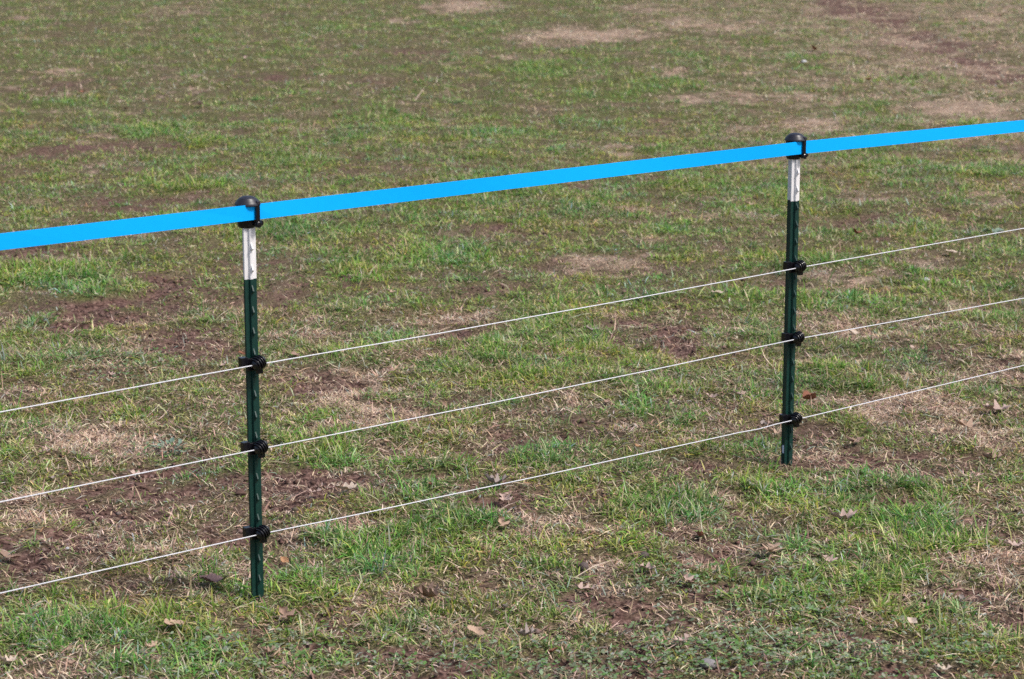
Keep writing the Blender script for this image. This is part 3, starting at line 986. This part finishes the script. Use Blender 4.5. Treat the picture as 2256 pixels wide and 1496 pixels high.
BIG = [
 (755, 1101, 52, 'oak', 'pale', .5, .5, 10, .1, 'pale tan oak leaf lying on bare soil right of the nearer post'),
 (1110, 1107, 46, 'oak', 'pink', .6, .6, -60, .2, 'pinkish lobed oak leaf hanging over a dark hollow below the bottom wire'),
 (1092, 1080, 52, 'oak', 'grey', .9, .9, 15, .1, 'grey curled oak leaf just under the bottom wire mid span'),
 (1108, 1178, 44, 'oak', 'tan', 1.1, .4, -50, .3, 'curled tan leaf at the left end of the straw patch between the posts'),
 (1697, 1232, 62, 'pin', 'tan', .4, .5, 70, .15, 'tan oak leaf with deep pointed lobes below the farther post'),
 (1850, 1160, 58, 'oak', 'pink', .9, .8, 5, .1, 'rolled pinkish tan oak leaf in green grass right of the farther post'),
 (1047, 1406, 40, 'oval', 'tan', .4, .5, -15, .35, 'reddish tan oval leaf with strong parallel ribs near the bottom'),
 (468, 1302, 56, 'oval', 'purple', .5, .5, 8, .1, 'dark purple brown leaf in the grass left of the nearer post foot'),
 (382, 1394, 46, 'oval', 'tan', .5, .6, 30, .2, 'folded tan leaf on the lush green clump at bottom left'),
 (330, 1447, 38, 'oak', 'tan', .9, .5, 60, .2, 'small upright tan leaf near the bottom left edge'),
 (630, 1372, 62, 'oak', 'brown', .8, .5, -50, .2, 'broken brown oak leaf just below the nearer post foot'),
 (628, 1245, 26, 'oval', 'orange', .6, .6, -50, .3, 'small orange tan leaf in green grass right of the nearer post'),
 (22, 1240, 46, 'oval', 'brown', .5, .5, 20, .2, 'reddish brown leaf on bare soil at the left picture edge'),
 (1157, 1410, 46, 'oak', 'grey', .6, 1.2, 25, .1, 'narrow rolled grey brown leaf near the bottom, right of the ribbed leaf'),
 (966, 1153, 18, 'oval', 'pink', .8, .8, 80, .3, 'tiny pale leaf standing in the green clump between the posts'),
 (1822, 1243, 44, 'oak', 'pink', .5, .4, -40, .2, 'pinkish oak leaf over a dark hollow right of the pointed oak leaf'),
 (1882, 745, 30, 'oval', 'pale', .3, .3, 0, .2, 'cream leaf just under the middle wire right of the farther post'),
 (2125, 950, 56, 'pin', 'tan', .5, .4, -20, .1, 'tan pointed oak leaf on dry turf under the bottom wire at right'),
 (2188, 906, 60, 'pin', 'pink', .4, .4, 10, .1, 'pink brown oak leaf above the bottom wire near the right edge'),
 (1782, 897, 36, 'oval', 'red', .3, 1.5, 30, .1, 'rolled rust red leaf beside the bottom insulator of the farther post'),
 (1886, 528, 28, 'oval', 'red', .8, .7, 40, .3, 'rust red leaf beyond the top wire right of the farther post'),
 (1304, 740, 32, 'oval', 'grey', .5, .5, 30, .2, 'pale grey leaf in green grass above the middle wire'),
 (1562, 884, 32, 'oak', 'pink', .9, .4, -25, .2, 'pinkish curled leaf above the bottom wire, left one of a close pair'),
 (1625, 882, 28, 'oak', 'pink', .8, .4, 20, .2, 'pinkish curled leaf above the bottom wire, right one of a close pair'),
 (1705, 966, 36, 'oak', 'tan', .9, .6, 20, .2, 'curled tan leaf touching the left side of the farther post foot'),
 (1497, 1430, 46, 'pin', 'pink', .4, .4, 40, .1, 'flat pink brown oak leaf near the bottom picture edge'),
 (1540, 1195, 26, 'oval', 'red', .9, .9, 90, .4, 'upright reddish brown leaf left of the pointed oak leaf'),
 (590, 1456, 36, 'oak', 'brown', .8, .8, 35, .2, 'brown curled leaf at the bottom below the nearer post'),
 (1405, 1001, 16, 'oval', 'orange', .6, .7, 0, .2, 'tiny orange leaf touching the bottom wire near the farther post'),
 (195, 972, 44, 'pin', 'tan', .4, .3, 20, .1, 'tan oak leaf on the straw patch at far left under the top wire'),
 (12, 1474, 44, 'oak', 'pale', .8, .6, 50, .3, 'pale curled leaf in the bottom left corner'),
 (2232, 1208, 46, 'oak', 'pink', .4, .4, 5, .1, 'pink tan leaf on dry turf at the right picture edge'),
 (935, 1328, 62, 'oak', 'brown', .5, 1.6, -35, .1, 'long rolled brown leaf in the lower middle grass'),
 (1420, 1275, 40, 'pin', 'pink', .3, .4, -10, .1, 'pale pink flattened oak leaf below the upper seed ball'),
 (1285, 1305, 42, 'pin', 'pink', .3, .4, -15, .1, 'pale pink flattened oak leaf below the lower seed ball'),
 (440, 236, 20, 'oval', 'pink', .6, .5, 80, .4, 'pink leaf standing on the far lawn at upper left'),
 (1792, 117, 20, 'oval', 'red', .6, .8, 70, .4, 'dark red brown leaf on the far lawn beside a white scrap'),
 (2185, 1022, 50, 'oak', 'brown', .6, .9, 10, .1, 'flat brown oak leaf on dry turf right of the farther post foot'),
 (1880, 985, 44, 'oak', 'brown', .6, .4, 30, .1, 'brown oak leaf in grass right of the farther post foot'),
 (2075, 1480, 44, 'oak', 'pale', .5, .5, 10, .1, 'pale curled leaf cut by the bottom edge at right'),
 (1515, 1295, 40, 'oak', 'pink', .8, .8, -35, .2, 'pink brown rolled leaf below the dark green tuft'),
 (2010, 1385, 30, 'oval', 'pale', .4, .5, -60, .2, 'small pale leaf in the lower right grass'),
 (690, 1098, 30, 'oak', 'pink', .7, .4, 15, .1, 'pale curled leaf on soil between the nearer post and the pale oak leaf'),
 (300, 1052, 40, 'oak', 'pink', .6, .5, 5, .1, 'pale leaf against a soil clod under the middle wire at left'),
 (860, 655, 24, 'oak', 'tan', .6, .5, 20, .2, 'tan leaf on open turf between the tape and the top wire'),
 (1285, 590, 22, 'oak', 'tan', .7, .5, 10, .2, 'tan leaf in yellowish turf between tape and top wire mid span'),
 (1580, 662, 26, 'oval', 'pale', .3, .3, 10, .1, 'whitish leaf left of the farther post above the middle wire'),
 (2095, 562, 26, 'oval', 'pale', .4, .3, 15, .2, 'pale leaf beyond the top wire near the right edge'),
 (1650, 460, 26, 'oak', 'tan', .5, .4, 20, .2, 'tan leaf left of the white tip of the farther post'),
]
for i, (u, v, s, kd, tn, cu, fo, ro, ti, lb) in enumerate(BIG):
    put_leaf('fallen_leaf', u, v, s, kd, tn, cu, fo, ro, ti, 100 + i, lb, 'fallen leaves picked out on the lawn', .016)

# small scraps, told apart by look and by the part of the lawn they lie on
TONE_WORD = {'tan': 'tan', 'brown': 'brown', 'pink': 'pinkish', 'grey': 'greyish', 'pale': 'pale cream', 'red': 'rusty red'}
KIND_WORD = {'scrap': 'torn leaf scrap', 'oak': 'small lobed leaf', 'oval': 'small oval leaf'}
rs = np.random.default_rng(23)
SCRAPS = {}


def place_word(u, v, strip):
    if strip == 0:
        return ['in the bottom left grass', 'in the grass below the nearer post', 'in the bottom middle grass', 'in the grass below the farther post', 'in the bottom right grass'][int(np.searchsorted([430, 760, 1400, 1850], u))]
    if strip == 1:
        return ['left of the nearer post among the wires', 'just right of the nearer post among the wires', 'midway between the two posts', 'just left of the farther post', 'right of the farther post among the wires'][int(np.searchsorted([560, 900, 1350, 1745], u))]
    return ['far back at upper left', 'far back behind the nearer post', 'far back at upper middle', 'far back behind the farther post', 'on the worn strip at upper right'][int(np.searchsorted([450, 800, 1500, 1850], u))]


for strip, n, s0, s1 in ((0, 28, 13, 26), (1, 26, 11, 22), (2, 44, 8, 15)):
    for i in range(n):
        if strip == 0: u, v = rs.uniform(0, 2256), rs.uniform(1330, 1490)
        elif strip == 1:
            u = rs.uniform(0, 2256); v = rs.uniform(640, 1120) - 0.12 * (u - 700)
        else:
            u, v = (rs.uniform(1850, 2256), rs.uniform(20, 240)) if rs.random() < .5 else (rs.uniform(0, 1850), rs.uniform(60, 270))
        kd = ['scrap', 'scrap', 'oak', 'oval'][rs.integers(4)]
        tn = ['tan', 'brown', 'pink', 'red', 'grey', 'brown'][rs.integers(6)]
        lb = f'{TONE_WORD[tn]} {KIND_WORD[kd]} {place_word(u, v, strip)}'
        o = put_leaf('leaf_scrap', u, v, rs.uniform(s0, s1), kd, tn, rs.uniform(.3, 1), rs.uniform(.2, .9), rs.uniform(0, 360), rs.uniform(0, .35), 500 + i, lb, 'small leaf scraps scattered over the lawn', .008)
        SCRAPS.setdefault(lb, []).append((u, o))
for lb, lst in SCRAPS.items():
    if len(lst) > 1:
        lst.sort(key=lambda q: q[0])
        words = ['leftmost', 'second from the left', 'third from the left', 'fourth from the left', 'fifth from the left']
        for k, (u, o) in enumerate(lst):
            o['label'] = lb + ', ' + ('rightmost' if k == len(lst) - 1 else words[k])


# ------------------------------------------------------------------ seed balls, stones, litter, weed
def lump(name, u, v, d_px, mat, label, cat, group=None, squash=.8, rough=.12, seed=0, n=12):
    x, y = on_ground(u, v)
    r = d_px / px_per_m(u, v) / 2
    z = float(height(np.array([x]), np.array([y]))[0])
    bm = bmesh.new()
    bmesh.ops.create_icosphere(bm, subdivisions=3, radius=1)
    rr = np.random.default_rng(seed)
    o3 = rr.random(3) * 9
    for w in bm.verts:
        q = w.co
        k = 1 + rough * (math.sin(q.x * 3.1 + o3[0]) * math.cos(q.y * 2.7 + o3[1]) + .6 * math.sin(q.z * 5 + q.x * 4 + o3[2])) + rr.normal(0, rough * .12)
        w.co = q * k
        w.co.z *= squash
    me = bpy.data.meshes.new(name); bm.to_mesh(me); bm.free()
    me.polygons.foreach_set('use_smooth', [True] * len(me.polygons))
    me.materials.append(mat)
    o = bpy.data.objects.new(name, me); COL.objects.link(o)
    o.scale = (r, r, r)
    o.location = (x, y, z + r * squash * (.25 if 'clod' in name else .7) + .003)
    o.rotation_euler = (0, 0, seed)
    return tag(o, label, cat, group)


lump('seed_ball', 1286, 1264, 22, M_BALL, 'dark round dried seed ball in straw, lower left of the two', 'seed ball', 'dried seed balls', .95, .06, 1)
lump('seed_ball', 1420, 1238, 20, M_BALL, 'dark round dried seed ball in straw, upper right of the two', 'seed ball', 'dried seed balls', .95, .06, 2)
lump('stone', 1560, 1472, 36, M_STONE, 'grey stone half sunk in clover at the bottom edge', 'stone', None, .6, .1, 3)
lump('stone', 150, 1217, 10, M_PALE, 'tiny pale pebble on bare soil at left', 'stone', None, .6, .1, 4)
lump('stone', 1772, 142, 13, M_PALE, 'small white scrap on the far lawn at upper right', 'litter', None, .5, .2, 5)
lump('stone', 2040, 624, 16, M_PALE, 'pale grey stone in grass above the middle wire at right', 'stone', None, .6, .15, 6)
M_CLOD = solid('soil_clod', (.12, .074, .060), .95, .1, .4, 90, 1.0, 120)
lump('soil_clod', 308, 1066, 26, M_CLOD, 'dark crumbly soil clod under the middle wire at left', 'soil clod', 'soil clods', .7, .22, 7)
lump('soil_clod', 530, 1094, 22, M_CLOD, 'dark soil clod just left of the nearer post', 'soil clod', 'soil clods', .7, .22, 8)


def weed(u, v, label, nl, spread_px, seed):
    x, y = on_ground(u, v)
    k = px_per_m(u, v)
    z = float(height(np.array([x]), np.array([y]))[0])
    r = np.random.default_rng(seed)
    root = empty('broadleaf_weed', (x, y, z + .004))
    tag(root, label, 'weed', 'broadleaf weeds')
    n = 0
    v_, f_ = [], []
    for i in range(9):
        t = i / 8
        w = .22 * math.sin(math.pi * t ** .8) ** .7 + .012
        for q in (-1, 0, 1):
            v_.append((t, q * w, .12 * math.sin(t * 2.6) + .10 * abs(q) * w * 4 - .08 * t))
    for i in range(8):
        for q in range(2):
            a = i * 3 + q
            f_.append((a, a + 1, a + 4, a + 3))
    me = bpy.data.meshes.new('leaf')
    me.from_pydata(v_, [], f_)
    me.polygons.foreach_set('use_smooth', [True] * len(f_))
    me.materials.append(M_WEED)
    for i in range(nl):
        o = bpy.data.objects.new('leaf', me); COL.objects.link(o); o.parent = root
        a = r.random() * 6.28
        d = r.random() ** .5 * spread_px / k
        o.location = (math.cos(a) * d, math.sin(a) * d * 1.6, .002 + .006 * r.random())
        s = r.uniform(14, 24) / k
        o.scale = (s, s, s)
        o.rotation_euler = (r.normal(0, .2), -r.uniform(.05, .5), a + r.normal(0, .6))
    return root


M_WEED = solid('weed_leaf', (.15, .21, .155), .55, .4, .25, 30)
weed(378, 990, 'grey green broadleaf weed on bare turf under the middle wire at left', 22, 32, 1)
weed(2190, 520, 'small grey green weed near the right edge beyond the top wire', 8, 12, 2)

print('objects', len(bpy.data.objects))
